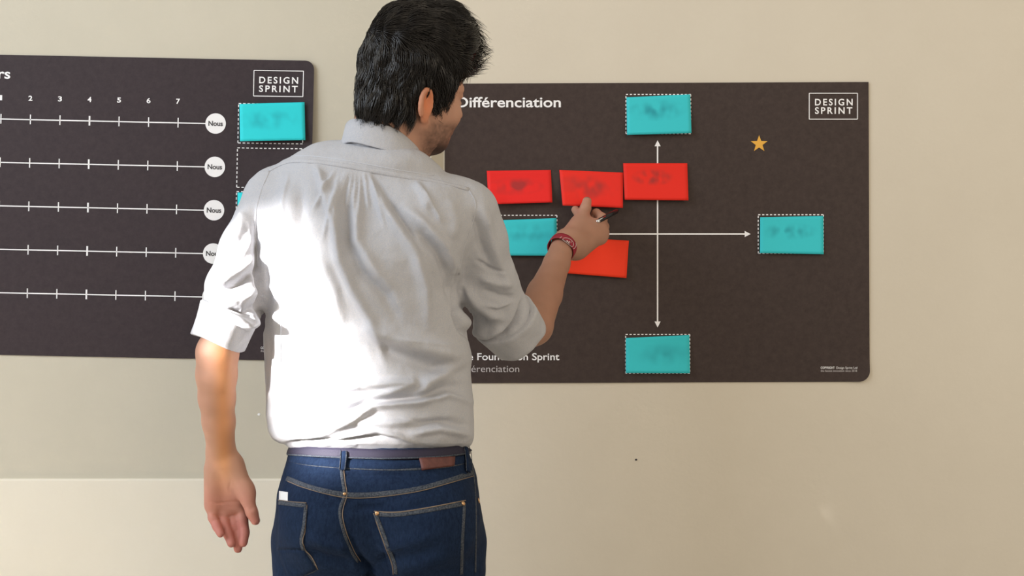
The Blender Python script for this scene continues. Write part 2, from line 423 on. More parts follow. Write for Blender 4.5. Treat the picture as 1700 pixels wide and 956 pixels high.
# right poster
s0 = sc(-.001); pw, ph = 703.5 * s0, 497 * s0
rp = empty('poster', P(738, 139, -.001)); rp.rotation_euler = (0, math.radians(-.22), 0)
tag(rp, 'dark poster with a four-way arrow cross, yellow star and the heading Différenciation', 'poster')
def lift_r(u, v): return .0006 + .006 * max(0, (u - .93) / .07)**2 * max(0, (v - .9) / .1)**2 + .001 * math.sin(u * 5) ** 2
sheet = link('sheet', poster_sheet('sheet', pw, ph, .022, .0006, lift_r, M['poster'], sharp_top=True), M['poster'], rp)
bpy.context.view_layer.update()
def world_bvh(objs):
    V, F = [], []
    for o in objs:
        b = len(V); V += [o.matrix_world @ v.co for v in o.data.vertices]; F += [[i + b for i in p.vertices] for p in o.data.polygons]
    return BVHTree.FromPolygons(V, F)
R_ = Poster(rp, -.001, 0, None, None); R_.bvh = world_bvh([sheet])
R_.text('heading', 'Différenciation', 758, 178, 24, M['ink'], .016, 1.0, x1=931)
R_.text('footer_title', 'The Foundation Sprint', 756, 597.5, 16.5, M['ink'], .012, 1.0, x1=928.5)
R_.text('footer_subtitle', 'Différenciation', 757, 617.5, 16.5, M['ink_soft'], -.004, 1.0, x1=862)
R_.text('copyright_line', 'COPYRIGHT', 1362, 612, 5.2, M['ink'], .02, x1=1385)
R_.text('copyright_line', 'Design Sprint Ltd', 1388, 612, 5.2, M['ink'], 0, x1=1422.5)
R_.text('copyright_line', 'the fastest innovation since 2018', 1362, 617, 5.0, M['ink_soft'], 0, x1=1422)
def logo(Q, x0, y0, x1, y1, tx0, tx1, b1, b2, rot=0):
    c = np.array([x0, y0]); R2 = lambda p: c + np.array([[math.cos(rot), -math.sin(rot)], [math.sin(rot), math.cos(rot)]]) @ (np.array(p) - c)
    k = [R2(p) for p in ((x0, y0), (x1, y0), (x1, y1), (x0, y1))]
    Q.put('logo_frame', *acc([seglines(k[i], k[(i + 1) % 4], 1.35, 4) for i in range(4)]), M['ink'])
    for s_, b_, e in (('DESIGN', b1, tx1), ('SPRINT', b2, tx1 - .5)):
        p = R2((tx0, b_)); Q.text('logo_lettering', s_, p[0], p[1], 15.2, M['ink'], .02, 1.35, x1=p[0] + (e - tx0), rot=rot)
logo(R_, 1343, 155, 1423, 198, 1352.5, 1415, 175, 189)
R_.put('horizontal_arrow', *acc([seglines((940, 388.5), (1238, 388.5), 2.4, 20), arrowhead((1246, 388.5), (1, 0), 10, 10), arrowhead((936, 388.5), (-1, 0), 10, 10)]), M['ink'])
R_.put('vertical_arrow', *acc([seglines((1091.5, 243), (1091.5, 536), 2.4, 20), arrowhead((1091.5, 233), (0, -1), 10, 10), arrowhead((1091.5, 543.5), (0, 1), 10, 10)]), M['ink'], h=.0009)
st = []
for i in range(10):
    a = math.radians(-90 + 36 * i); r = 14.5 if i % 2 == 0 else 5.9; st.append((1260 + r * math.cos(a), 239 + r * math.sin(a)))
R_.put('star_print', st + [(1260, 239)], [[i, (i + 1) % 10, 10] for i in range(10)], M['star'])
for x0, y0, x1, y1 in ((1039, 157, 1146.5, 222), (817, 357.5, 924.5, 423), (1258.5, 356.5, 1366.5, 420.5), (1038.5, 555, 1145, 619.5)):
    R_.put('dashed_outline', *dashes([(x0, y0), (x1, y0), (x1, y1), (x0, y1), (x0, y0)], 1.6, 3.6, 2.9), M['ink'])

# left poster (hangs about a degree askew, right edge curling off the wall)
ROT = math.radians(1.15); yl = YL - .001
sL = sc(yl); lw, lh = 704 * sL, 498 * sL
lp = empty('poster', P(-181.5, 87.2, yl)); lp.rotation_euler = (0, ROT, 0)
tag(lp, 'dark poster of numbered scales ending in white Nous circles, hanging slightly askew', 'poster')
def lift_l(u, v): return .0006 + .011 * max(0, (u - .82) / .18)**2 * (.35 + .65 * math.sin(math.pi * min(1, v * 1.1)))
sheet2 = link('sheet', poster_sheet('sheet', lw, lh, .018, .0006, lift_l, M['poster_left']), M['poster_left'], lp)
bpy.context.view_layer.update()
L_P = Poster(lp, yl, 0, None, None); L_P.bvh = world_bvh([sheet2])
L_P.text('heading', 'Différenciateurs', -166, 127, 24, M['ink'], .016, 1.0, x1=17.5, rot=ROT)
for i in range(7):
    L_P.text('scale_number', str(i + 1), 2 + 49 * i - (3.3 if i else 1.6), 166.2 + .98 * i, 11.5, M['ink'], .028, x1=2 + 49 * i + (3.2 if i else 2.0), rot=ROT)
for r in range(5):
    y0 = 197.3 + 72.1 * r; bx, by = 358.3 - 1.35 * r, 205.2 + 71.9 * r
    rowd = [seglines((-150, y0 - 150 * .02), (bx - 16, by), 1.9, 24)]
    for i in range(7):
        tx = 2 + 49 * i - 1.3 * r; ty = y0 + (by - y0) * (tx / bx); dx = 8 * .02
        rowd.append(line2((tx + dx, ty - 8), (tx - dx, ty + 8), 2.8 if i == 3 else 1.8))
    L_P.put('scale_line', *acc(rowd), M['ink'])
    bd = L_P.put('badge', *disc2(bx, by, 17), M['ink'], h=.0008)
    L_P.text('badge_lettering', 'Nous', bx - 12, by + 3.6, 11.5, M['dark_ink'], .024, x1=bx + 12, rot=ROT, h=.0012, parent=bd)
logo(L_P, 422, 117, 504.5, 159.5, 431, 496, 138, 152.3, ROT)
for r, (xa_, ya_) in enumerate(((396.5, 172), (394.5, 245.5), (393, 318))):
    c = [(xa_, ya_), (xa_ + 108, ya_ + 2.2), (xa_ + 107, ya_ + 67.5), (xa_ - 1.3, ya_ + 65.3), (xa_, ya_)]
    L_P.put('dashed_outline', *dashes(c, 1.6, 4.2, 3.2), M['ink'])
L_P.text('copyright_line', 'COPYRIGHT', 433, 579, 5.2, M['ink'], .02, x1=456, rot=ROT)
L_P.text('copyright_line', 'the fastest innovation since 2018', 433, 584, 5, M['ink_soft'], 0, x1=493, rot=ROT)

# ------------------------------------------------------------------ sticky notes
def note(corners, ybase, curl, m, label, group, name='sticky_note', bend=None):
    """corners px TL,TR,BR,BL; curl(u,v) gives distance off the poster (v=0 top)"""
    nx, ny, th = 16, 12, .0003; TL, TR, BR, BL = [np.array(c, float) for c in corners]; V = []; UV = []
    for s in (0, 1):
        for j in range(ny + 1):
            for i in range(nx + 1):
                u, v = i / nx, j / ny; q = (TL * (1 - u) + TR * u) * (1 - v) + (BL * (1 - u) + BR * u) * v
                y = ybase - curl(u, v) - th * (1 - s)
                V.append(P(q[0], q[1], y)); UV.append((u, 1 - v))
    A = nx + 1; n = A * (ny + 1); F = []
    for j in range(ny):
        for i in range(nx):
            q = [j * A + i, j * A + i + 1, (j + 1) * A + i + 1, (j + 1) * A + i]; F.append(q[::-1]); F.append([k + n for k in q])
    rim = list(range(A)) + [j * A + nx for j in range(1, ny + 1)] + [ny * A + i for i in range(nx - 1, -1, -1)] + [j * A for j in range(ny - 1, 0, -1)]
    for a, b in zip(rim, rim[1:] + rim[:1]): F.append([a, b, b + n, a + n])
    c = np.mean(V[:n], 0); me = mesh_py(name, np.array(V) - c, F, True)
    ul = me.uv_layers.new(name='UVMap')
    for l in me.loops: ul.data[l.index].uv = UV[l.vertex_index]
    o = link(name, me, m); o.location = c; tag(o, label, 'sticky note', group); return o
GC, GR = 'turquoise sticky notes on the right poster', 'red sticky notes on the right poster'
YB = -.0042
curl1 = lambda k, e=2.2: (lambda u, v: k * v**e)
note([(1040, 161.5), (1146, 156.5), (1148, 221), (1041, 224)], YB, lambda u, v: .007 * v**2 + .002 * (1 - u) * v, notemat('paper_turquoise_a', CY, (.47, .62, .5, .3, 1.3, 7)), 'turquoise sticky note at the top tip of the vertical arrow', GC)
note([(1262, 360.5), (1367, 358.5), (1367.5, 422), (1261.5, 420)], YB, lambda u, v: .006 * v**2 + .008 * max(0, .35 - u)**1.5, notemat('paper_turquoise_b', CY, (.45, .6, .5, .25, 1.2, 8)), 'turquoise sticky note at the right tip of the horizontal arrow', GC)
note([(1039, 561), (1144.5, 556), (1145.5, 619.5), (1039, 619)], YB, lambda u, v: .006 * v**2, notemat('paper_turquoise_c', CY, (.6, .5, .55, .35, .9, 5)), 'turquoise sticky note below the bottom tip of the vertical arrow', GC)
note([(817, 366), (924, 362), (925.5, 424.5), (817, 424)], YB, lambda u, v: .007 * v**2, notemat('paper_turquoise_d', CY, (.6, .62, .5, .3, 1.1, 7)), 'turquoise sticky note beside the man\'s raised forearm, left end of the horizontal arrow', GC)
note([(397.5, 172.5), (505.5, 169.5), (507, 232.5), (398.5, 234.5)], YL - .014, lambda u, v: .006 * v**2, notemat('paper_turquoise_lit_e', (.03, .70, .76), (.45, .55, .55, .3, .9, 7)), 'turquoise sticky note in the top dashed box of the left poster', 'turquoise sticky notes on the left poster')  # brighter turquoise: stronger light on the left is put into the paper colour
note([(394.5, 319.5), (502, 319), (502, 383), (394, 382)], YL - .014, lambda u, v: .006 * v**2, notemat('paper_turquoise_lit_f', (.03, .70, .76), (.3, .4, .5, .3, .9, 7)), 'turquoise sticky note on the left poster, mostly behind the man\'s left shoulder', 'turquoise sticky notes on the left poster')  # same brightened turquoise, left-side light held in the colour
note([(808, 283.5), (914.5, 282), (917, 336), (811, 339)], YB, lambda u, v: .012 * v**2.2 + .01 * max(0, .3 - u) * v**4 * 3, notemat('paper_red_a', RD, (.42, .52, .5, .3, 1.9, 6)), 'red sticky note nearest the man\'s shoulder, leftmost of the red ones', GR)
noteB = note([(928.5, 282), (1034.5, 286.5), (1034, 345), (934, 341)], YB, lambda u, v: .018 * v**1.8 + .02 * max(0, .4 - u) * v**2, notemat('paper_red_b', (.84, .028, .016), (.42, .55, .55, .4, 1.5, 6)), 'red sticky note held under the thumb of the man\'s raised hand', GR)
note([(1034.5, 271), (1141, 271), (1143, 332.5), (1037, 331.5)], YB - .001, lambda u, v: .009 * v**2.2, notemat('paper_red_c', (.86, .028, .015), (.45, .62, .35, .25, 2.2, 8)), 'red sticky note across the upper stem of the vertical arrow', GR)
note([(938, 393), (1044, 399.5), (1040, 461.5), (934, 453)], YB, lambda u, v: .008 * v**2.2, notemat('paper_orange', OR, (.5, .6, .1, .1, 0, 6)), 'orange-red sticky note partly hidden behind the raised wrist', GR)

# ------------------------------------------------------------------ the man
person = empty('person', (P(615, 0, -.5)[0], -.5, 0))
tag(person, 'person seen from behind in pale blue shirt and jeans, raising right hand', 'person')

# head frame
YAW, PITCH, ROLL, HS = math.radians(55), math.radians(-4), math.radians(8), .95
HC = P(670, 168, -.50)
Ff = np.array([math.sin(YAW), math.cos(YAW), 0]); Zz = np.array([0, 0, 1.])
fv = Ff * math.cos(PITCH) + Zz * math.sin(PITCH); uv_ = Zz * math.cos(PITCH) - Ff * math.sin(PITCH); rv = np.cross(fv, uv_)
rv, uv_ = rv * math.cos(ROLL) - uv_ * math.sin(ROLL), uv_ * math.cos(ROLL) + rv * math.sin(ROLL)
RH = np.stack([rv, fv, uv_], 1)
def H(x, y, z): return HC + RH @ np.array([x, y, z]) * HS
def hell(c, r): return ell(H(*c), np.array(r) * HS, RH)
def hcone(a, b, ra, rb): return cone(H(*a), H(*b), ra * HS, rb * HS)

g = Grid(P(300, 250, -.5) * [1, 0, 0] + [0, -.68, .80], (P(1030, 0, -.05)[0] + .03, -.005, 1.87), .0024)
# head
g.add(*hell((0, .003, .046), (.073, .089, .080)), k=.01)
g.add(*hell((0, .034, .035), (.062, .064, .058)), k=.02)
g.add(*hell((0, .045, -.018), (.055, .053, .06)), k=.02)
for sx in (-1, 1):
    g.add(*hell((sx * .034, .068, -.012), (.026, .024, .022)), k=.02)
    g.add(*hcone((sx * .056, .008, -.035), (sx * .016, .065, -.063), .017, .013), k=.02)
    g.add(*hcone((sx * .012, .094, .034), (sx * .045, .082, .034), .008, .007), k=.012)   # brow
g.add(*hell((0, .040, -.050), (.045, .042, .026)), k=.025)
g.add(*hell((0, .072, -.063), (.018, .013, .014)), k=.018)
g.add(*multi([hcone((0, .098, .028), (0, .113, -.008), .007, .0085), hell((.010, .102, -.013), (.007, .010, .007)), hell((-.010, .102, -.013), (.007, .010, .007))], .006), k=.010)
g.add(*hell((0, .093, -.033), (.024, .010, .005)), k=.006)
g.add(*hell((0, .091, -.042), (.021, .010, .006)), k=.006)
for sx in (-1, 1):
    g.add(*hell((sx * .031, .107, .017), (.016, .014, .011)), k=.010, op='s')
    g.add(*hell((sx * .031, .0855, .0225), (.015, .011, .0058)), k=.004); g.add(*hell((sx * .031, .0845, .0105), (.014, .0105, .0050)), k=.004)
    # ear: disc, hollow, rim, lobe
    e = math.radians(22) * sx; Re = RH @ np.array([[math.cos(e), -math.sin(e), 0], [math.sin(e), math.cos(e), 0], [0, 0, 1]])
    ec = (sx * .079, -.004, -.002)
    g.add(*ell(H(*ec), (.0055, .0145, .0245), Re), k=.006)
    g.add(*ell(H(ec[0] + sx * .006, ec[1] + .003, .004), (.006, .0085, .017), Re), k=.003, op='s')
    rim = []
    for t in np.linspace(-.6, math.pi + .9, 12):
        rim.append((H(*(np.array(ec) + np.array([sx * .003 + (-sx * .0055 if False else 0), 0, 0]) + np.array([math.cos(e) * 0 - math.sin(e) * math.cos(t) * .0145, math.cos(e) * math.cos(t) * .0145, math.sin(t) * .0245]))), .0038))
    g.add(*polychain(rim, .002), k=.003)
    g.add(*hell((sx * .075, .001, -.026), (.005, .008, .009)), k=.006)
nb = P(640, 285, -.50)
g.add(*cone(H(0, -.030, -.015), nb, .052, .058), k=.02)
g.add(*cone(H(0, .0, -.05), nb + [0.01, .03, 0], .045, .05), k=.02)
# trunk
shL, shR = P(452, 338, -.50), P(772, 352, -.50)
g.add(*cone(nb + [0, 0, -.02], shL, .045, .042), k=.03); g.add(*cone(nb + [0, 0, -.02], shR, .045, .042), k=.03)
g.add(*ell(P(605, 400, -.50), (.13, .075, .14)), k=.05)
g.add(*ell(P(612, 580, -.50), (.12, .075, .15)), k=.05)
g.add(*ell(P(628, 780, -.51), (.12, .075, .10)), k=.03)
for px in (550, 705): g.add(*cone(P(px, 830, -.51), P(px, 1030, -.50), .066, .06), k=.03)
# left arm (hangs, palm towards us)
eL = P(373, 548, -.586)
chain(g, [(shL, .034), (P(404, 430, -.54), .029), (eL, .029)], .008)
wl = P(367, 752, -.515)
chain(g, [(eL, .028), (P(361, 585, -.583), .0325), (P(359.5, 622, -.573), .0315), (P(360, 660, -.558), .0285), (P(363, 700, -.540), .0255)], .008)
g.add(*ell(P(366, 752, -.515), (.0235, .017, .03)), k=.01)
g.add(*cone(P(363, 700, -.540), P(367, 745, -.518), .0255, .0225), k=.008)
# palm
g.add(*cone(P(364, 765, -.508), P(357, 838, -.497), .0175, .015), k=.012)
g.add(*cone(P(378, 768, -.508), P(376, 845, -.495), .018, .015), k=.012)
g.add(*cone(P(385, 775, -.508), P(395, 838, -.497), .016, .0135), k=.012)
g.add(*cone(P(384, 775, -.515), P(409, 818, -.52), .019, .0145), k=.016)     # thenar
g.add(*cone(P(353, 780, -.512), P(351, 838, -.508), .0135, .0105), k=.012)
yf = -.50
fing = [
 [(P(401, 840, -.495), .0092), (P(403, 862, -.503), .0088), (P(406, 884, -.508), .0083), (P(404, 901, -.517), .0072)],
 [(P(385, 843, -.493), .0092), (P(389, 868, -.500), .0090), (P(394, 893, -.505), .0084), (P(395, 911, -.514), .0072)],
 [(P(368, 843, -.496), .0090), (P(372, 866, -.507), .0086), (P(379, 887, -.514), .0081), (P(384, 902, -.523), .0070)],
 [(P(352, 840, -.503), .0082), (P(353, 859, -.514), .0078), (P(360, 874, -.521), .0073), (P(366, 886, -.529), .0064)]]
g.add(*multi([polychain(f, .003) for f in fing], 0), k=.006)
g.add(*polychain([(P(407, 812, -.52), .0135), (P(412, 832, -.527), .0105), (P(418, 850, -.53), .0098), (P(424, 864, -.53), .0078)], .004), k=.010)
# right arm (raised to the board)
eR = P(862, 556, -.365)
chain(g, [(shR, .036), (P(806, 460, -.44), .029), (eR, .028)], .008)
chain(g, [(eR, .030), (P(884, 540, -.330), .0355), (P(904, 488, -.255), .0315), (P(924, 438, -.19), .0240), (P(934, 408, -.152), .0215)], .008)
# hand back
g.add(*ell(P(939, 405, -.145), (.024, .02, .025)), k=.01)
g.add(*cone(P(948, 400, -.13), P(962, 372, -.085), .025, .019), k=.02)
g.add(*cone(P(955, 405, -.125), P(983, 380, -.078), .025, .020), k=.02)
g.add(*cone(P(958, 409, -.12), P(994, 388, -.078), .021, .019), k=.02)
fr = [
 [(P(972, 368, -.075), .012), (P(963, 358, -.052), .0098), (P(955, 348, -.030), .0080)],                                             # index
 [(P(995, 377, -.078), .0125), (P(1000, 362, -.060), .0098), (P(990, 354, -.045), .0088), (P(984, 362, -.035), .008)],                 # middle
 [(P(1000, 386, -.078), .0120), (P(1003, 376, -.052), .0095), (P(994, 370, -.036), .0085), (P(985, 375, -.034), .0075)],              # ring
 [(P(998, 396, -.082), .0115), (P(1001, 392, -.055), .0090), (P(992, 388, -.038), .0080), (P(984, 390, -.036), .0070)]]                # little
for f in fr: g.add(*polychain(f, .004), k=.006)
g.add(*polychain([(P(958, 380, -.095), .0145), (P(967, 361, -.075), .0115), (P(972, 346, -.058), .0105), (P(974.5, 334, -.045), .0092)], .005), k=.008)
V, Q = nets(g); del g.F
CR = [(p_, 1.5, -a_) for p_, a_ in (([(343, 832), (362, 835), (385, 833), (403, 832)], .0016), ([(372, 838), (385, 842), (398, 846)], .0008), ([(345, 848), (360, 855), (378, 858), (392, 854), (401, 849)], .0016),
  ([(384, 793), (380, 812), (384, 828)], .0012), ([(386, 795), (392, 812), (402, 828)], .0010), ([(350, 866), (360, 862)], .0010), ([(368, 880), (378, 876)], .0010), ([(388, 884), (396, 880)], .0010), ([(398, 876), (408, 874)], .0009),
  ([(414, 846), (422, 842)], .0009), ([(350, 777), (365, 781), (383, 778)], .0008), ([(968, 347), (980, 345)], .0008), ([(969, 351), (980, 350)], .0007))]
V = strokes(V, vnormals(V, Q), CR)
me = mesh_np('body', V, Q)
# tone by place: beard shade, redder palm and ears, orange tint down the middle of the left forearm
q = (V - HC) @ RH / HS; tone = np.tile(np.array([.50, .27, .185]), (len(V), 1))
def blend(w_, c):
    w_ = np.clip(w_, 0, 1)[:, None]; tone[:] = tone * (1 - w_) + np.array(c) * w_
headm = V[:, 2] > P(0, 300, -.5)[2]
nz = vnoise(V, 60, 3); nz2 = vnoise(V, 300, 5)
beard = np.exp(-((np.maximum(0, q[:, 2] + .036) / .010)**2)) * (q[:, 1] > -.0) * headm * np.clip((q[:, 1] - .0) / .03, 0, 1)
blend(beard * (.75 + .25 * nz2), (.16, .085, .06))
blend(np.exp(-((q[:, 2] + .074) / .014)**2) * headm * (q[:, 1] > .05), (.06, .03, .022))
blend(headm * np.exp(-(((np.abs(q[:, 0]) - .081) / .009)**2 + ((q[:, 1] + .006) / .03)**2 + (q[:, 2] / .04)**2)) * .8, (.74, .22, .085))
for sx in (-1, 1): blend(headm * np.exp(-(((q[:, 0] - sx * .03) / .017)**4 + ((q[:, 2] - .036) / .0035)**2)) * (q[:, 1] > .07), (.03, .02, .015))
blend(headm * (q[:, 1] > .088) * np.exp(-((q[:, 2] + .038) / .007)**2 - (q[:, 0] / .02)**4) * .8, (.42, .13, .11))
u, v = unproj(V); la = (u < 445) & ~headm
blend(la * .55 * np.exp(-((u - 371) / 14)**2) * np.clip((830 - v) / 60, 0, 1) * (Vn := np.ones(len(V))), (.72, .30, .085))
blend(la * np.clip((v - 790) / 40, 0, 1) * .55, (.52, .20, .155))
blend(la * np.clip((v - 850) / 20, 0, 1) * .45, (.50, .15, .14))
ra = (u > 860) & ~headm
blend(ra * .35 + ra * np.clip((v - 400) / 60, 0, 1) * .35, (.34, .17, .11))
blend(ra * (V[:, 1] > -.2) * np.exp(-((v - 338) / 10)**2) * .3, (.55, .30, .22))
tone *= (1 + .06 * nz)[:, None]
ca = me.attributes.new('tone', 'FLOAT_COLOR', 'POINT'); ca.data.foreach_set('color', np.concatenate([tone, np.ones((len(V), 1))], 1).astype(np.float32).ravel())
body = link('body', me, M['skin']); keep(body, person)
for sx in (-1, 1):
    me = bpy.data.meshes.new('eye'); bm = bmesh.new(); bmesh.ops.create_uvsphere(bm, u_segments=16, v_segments=10, radius=.0105); bm.to_mesh(me); bm.free()
    o = link('eye', me, M['eye']); o.location = H(sx * .031, .082, .017); keep(o, person)
    o2 = MB().add(*tube([H(sx * .031, .0922, .017), H(sx * .031, .0935, .017)], .0052, 16)).build('iris', M['dark_ink']); keep2(o2, o)

# ------------------------------------------------------------------ hair
gh = Grid(HC - .16, HC + [.17, .15, .19], .0025)
gh.add(*hell((0, .010, .048), (.079, .092, .086)), k=.01)
gh.add(*ell(P(674, 92, -.52), (.060, .074, .080)), k=.03)
gh.add(*ell(P(738, 66, -.47), (.044, .06, .058)), k=.03)
gh.add(*ell(P(690, 56, -.50), (.062, .075, .046)), k=.03)
gh.add(*ell(P(650, 160, -.525), (.045, .048, .044)), k=.03)
gh.add(*ell(P(762, 88, -.43), (.024, .035, .032)), k=.02)
gh.add(*ell(P(634, 178, -.535), (.0375, .045, .038)), k=.025); gh.add(*ell(P(672, 185, -.53), (.03, .04, .03)), k=.02)
def cutter(fn, k=.01): 
    lo, hi = gh.lo, gh.lo + gh.h * gh.n
    def f(X, Y, Z):
        dx, dy, dz = X - HC[0], Y - HC[1], Z - HC[2]
        a = dx * RH[0, 0] + dy * RH[1, 0] + dz * RH[2, 0]; b = dx * RH[0, 1] + dy * RH[1, 1] + dz * RH[2, 1]; c = dx * RH[0, 2] + dy * RH[1, 2] + dz * RH[2, 2]
        return fn(a / HS, b / HS, c / HS)
    gh.add(f, lo, hi, k, 's')
# face opening, ear surround and everything below the nape line
cutter(lambda a, b, c: np.maximum(.060 - b + np.maximum(0, c - .01) * .35, c - .068), .012)
cutter(lambda a, b, c: np.maximum.reduce([.030 - b - 0 * a, c + .012]), .006)
cutter(lambda a, b, c: np.maximum.reduce([-.014 - b, c + .000, b - .018]), .008)
cutter(lambda a, b, c: np.sqrt(((np.abs(a) - .09) / 1.3)**2 + (b + .006)**2 + (c * .75)**2) - .021, .006)
gh.add(lambda X, Y, Z: Z - P(0, 206, -.55)[2] + .004 * np.sin(X * 160 + Y * 90), gh.lo, gh.lo + gh.h * gh.n, .006, 's')
HV, HQ = nets(gh, 1); del gh.F
Hn = vnormals(HV, HQ); hq = (HV - HC) @ RH / HS
# wavy locks: grooves that run down the back and forward over the top
def lock_field(V):
    qq = (V - HC) @ RH / HS; ang = np.arctan2(qq[:, 0], -qq[:, 1]); wv = .35 * np.sin(qq[:, 2] * 95 + ang * 6) + .25 * vnoise(V, 35, 8)
    low = np.clip((.07 - qq[:, 2]) / .04, 0, 1)
    a = np.sin(ang * 26 + wv * 3.2); b = np.sin(qq[:, 0] * 230 + qq[:, 1] * 40 + wv * 3)
    return low * a + (1 - low) * b
HV = HV + Hn * (.0024 * lock_field(HV) + .0025 * vnoise(HV, 45, 2))[:, None]
hair = link('hair', mesh_np('hair', HV, HQ), M['hair']); keep(hair, person)
# strands
Hn = vnormals(HV, HQ); pick = rng.choice(len(HV), 15000, replace=False); hv, hf = [], []; cnt = 0
SEG = 6
for i in pick:
    p = HV[i].copy(); n = Hn[i].copy(); qq = (p - HC) @ RH / HS
    top = np.clip((qq[2] - .075) / .04, 0, 1); front = np.clip((qq[1] - .02) / .06, 0, 1) * np.clip((qq[2] - .05) / .03, 0, 1)
    down = -RH[:, 2] * (1 - top) + RH[:, 1] * (top * 1.0 + .35 * (1 - top) * (qq[2] > .0)) + RH[:, 1] * front * .6 + RH[:, 2] * front * .5
    if qq[2] < -.02 or (1 - top) > .8 and qq[1] < .0: down = -RH[:, 2] + RH[:, 0] * .25 * np.sign(qq[0]) * 0
    down = down - n * (down @ n) * .9; down /= np.linalg.norm(down) + 1e-9
    side = np.cross(n, down); ph = lockph = 5 * vnoise(p[None, :], 30, 11)[0]
    ln = (.022 + .02 * rng.random()) * (1 + .15 * front + .2 * top); lift_ = .001 + .0025 * rng.random() + .003 * front * rng.random()
    if qq[2] < -.025: ln *= .55; lift_ *= .5
    r0 = .00032 + .0004 * rng.random()
    pts = []
    for k in range(SEG + 1):
        t = k / SEG; wob = math.sin(ph + t * 5) * .0035 * (t + .15)
        curl_ = n * (-(t * ln)**2 * 6.5 + lift_ * math.sin(math.pi * min(1, t + .12)))
        if front > .3: curl_ = curl_ + n * .004 * t * front * math.sin(ph * 2)
        pts.append(p + down * ln * t + side * wob + curl_ + n * .0004)
    b = cnt
    pts = np.array(pts)
    for k in range(SEG + 1):
        r = r0 * (1 - (k / SEG)**2 * .85)
        hv += [pts[k] + side * r, pts[k] - side * r * .5 + n * r, pts[k] - side * r * .5 - n * r]
    for k in range(SEG):
        for j in range(3): hf.append((b + k * 3 + j, b + k * 3 + (j + 1) % 3, b + (k + 1) * 3 + (j + 1) % 3, b + (k + 1) * 3 + j))
    cnt += 3 * (SEG + 1)
strands = link('hair_strands', mesh_np('hair_strands', np.array(hv), np.array(hf)), M['strand']); tag(strands, kind='stuff'); keep(strands, person)

# ------------------------------------------------------------------ shirt
gs = Grid((P(325, 0, -.6)[0], -.69, P(0, 762, -.6)[2]), (P(905, 0, -.35)[0] + .02, -.28, P(0, 225, -.5)[2]), .0026)
tab = np.array([  # py, left, right, back y, front y
 (285, 500, 720, -.560, -.42), (310, 452, 772, -.590, -.40), (340, 440, 778, -.607, -.385), (380, 432, 772, -.622, -.375), (430, 431, 765, -.628, -.37), (480, 433, 763, -.622, -.37),
 (540, 437, 774, -.610, -.37), (600, 439, 780, -.602, -.37), (650, 441, 783, -.604, -.37), (690, 442, 785, -.610, -.37), (715, 446, 786, -.612, -.37),
 (728, 453, 785, -.611, -.375), (737, 468, 782, -.604, -.38), (744, 481, 775, -.590, -.395), (752, 487, 768, -.578, -.41), (775, 490, 766, -.570, -.41)], float)
tz = np.array([P(0, p, -.5)[2] for p in tab[:, 0]])[::-1]; sm = sc(-.5)
tcx = (((tab[:, 1] + tab[:, 2]) / 2 - 850) * sm)[::-1]; ta = ((tab[:, 2] - tab[:, 1]) / 2 * sm)[::-1]; tcy = ((tab[:, 3] + tab[:, 4]) / 2)[::-1]; tb = ((tab[:, 4] - tab[:, 3]) / 2)[::-1]
def loft(tz, tcx, ta, tcy, tb, n=2.35, ztop=None, zbot=None):
    def f(X, Y, Z):
        Zr = CAM_Z + (Z - CAM_Z) * ((CAM_D - .5) / (CAM_D + Y)); cx, a, cy, b = [np.interp(Zr, tz, t).astype(np.float32) for t in (tcx, ta, tcy, tb)]
        r = (np.abs((X - cx) / a)**n + np.abs((Y - cy) / b)**n)**(1 / n)
        d = (r - 1) * np.minimum(a, b)
        return np.maximum(np.maximum(d, Zr - tz[-1]), tz[0] - Zr)
    lo = (min(tcx - ta), min(tcy - tb), tz[0] - .03); hi = (max(tcx + ta), max(tcy + tb), tz[-1] + .03); return f, lo, hi
gs.add(*loft(tz, tcx, ta, tcy, tb), k=.01)
chain(gs, [(P(622, 282, -.50), .056), (P(545, 295, -.50), .050), (P(470, 330, -.50), .054)], .04)
chain(gs, [(P(636, 294, -.50), .054), (P(702, 334, -.50), .050), (P(770, 355, -.50), .049)], .025)
gs.add(*ell(P(560, 350, -.545), (.075, .06, .075)), k=.05); gs.add(*ell(P(688, 378, -.545), (.072, .06, .072)), k=.05)
chain(gs, [(P(452, 340, -.50), .050), (P(412, 418, -.54), .042), (P(388, 478, -.57), .041), (P(386, 520, -.585), .042)], .025)
chain(gs, [(P(773, 352, -.50), .051), (P(792, 400, -.475), .046), (P(806, 465, -.435), .0455), (P(834, 522, -.392), .051)], .025)
gs.add(*ell(P(634, 279, -.528), (.080, .060, .038)), k=.03)
SV, SQ = nets(gs, 2); del gs.F
Sn = vnormals(SV, SQ)
FOLDS = []
def fd(w_, a, *pts): FOLDS.append((pts, w_, a * (1.0 if w_ < 3 else 1.35)))
# gathers fanning out of the yoke
for i, (x0, x1, y1) in enumerate(((566, 535, 400), (574, 552, 345), (580, 556, 350), (586, 573, 350), (592, 584, 360), (598, 596, 360), (604, 612, 350), (612, 640, 380), (556, 520, 350))):
    fd(2.6, .0052, (x0, 284), ((x0 * .6 + x1 * .4), 284 + (y1 - 284) * .4), (x1, y1))
fd(9, .010, (606, 292), (640, 345), (668, 385), (690, 420), (705, 480), (712, 540))
fd(8, .009, (556, 300), (556, 370), (563, 430), (585, 480), (615, 530), (640, 600))
fd(10, -.008, (575, 310), (578, 400), (600, 450), (640, 490), (665, 540))
fd(9, .008, (590, 320), (592, 400), (625, 450), (655, 480))
fd(8, .010, (672, 345), (710, 378), (738, 410), (752, 445), (760, 490))
fd(8, -.008, (690, 380), (728, 420), (745, 460), (750, 510))
fd(7, .006, (525, 275), (540, 310), (550, 350))
fd(7, .005, (690, 300), (705, 330), (712, 350))
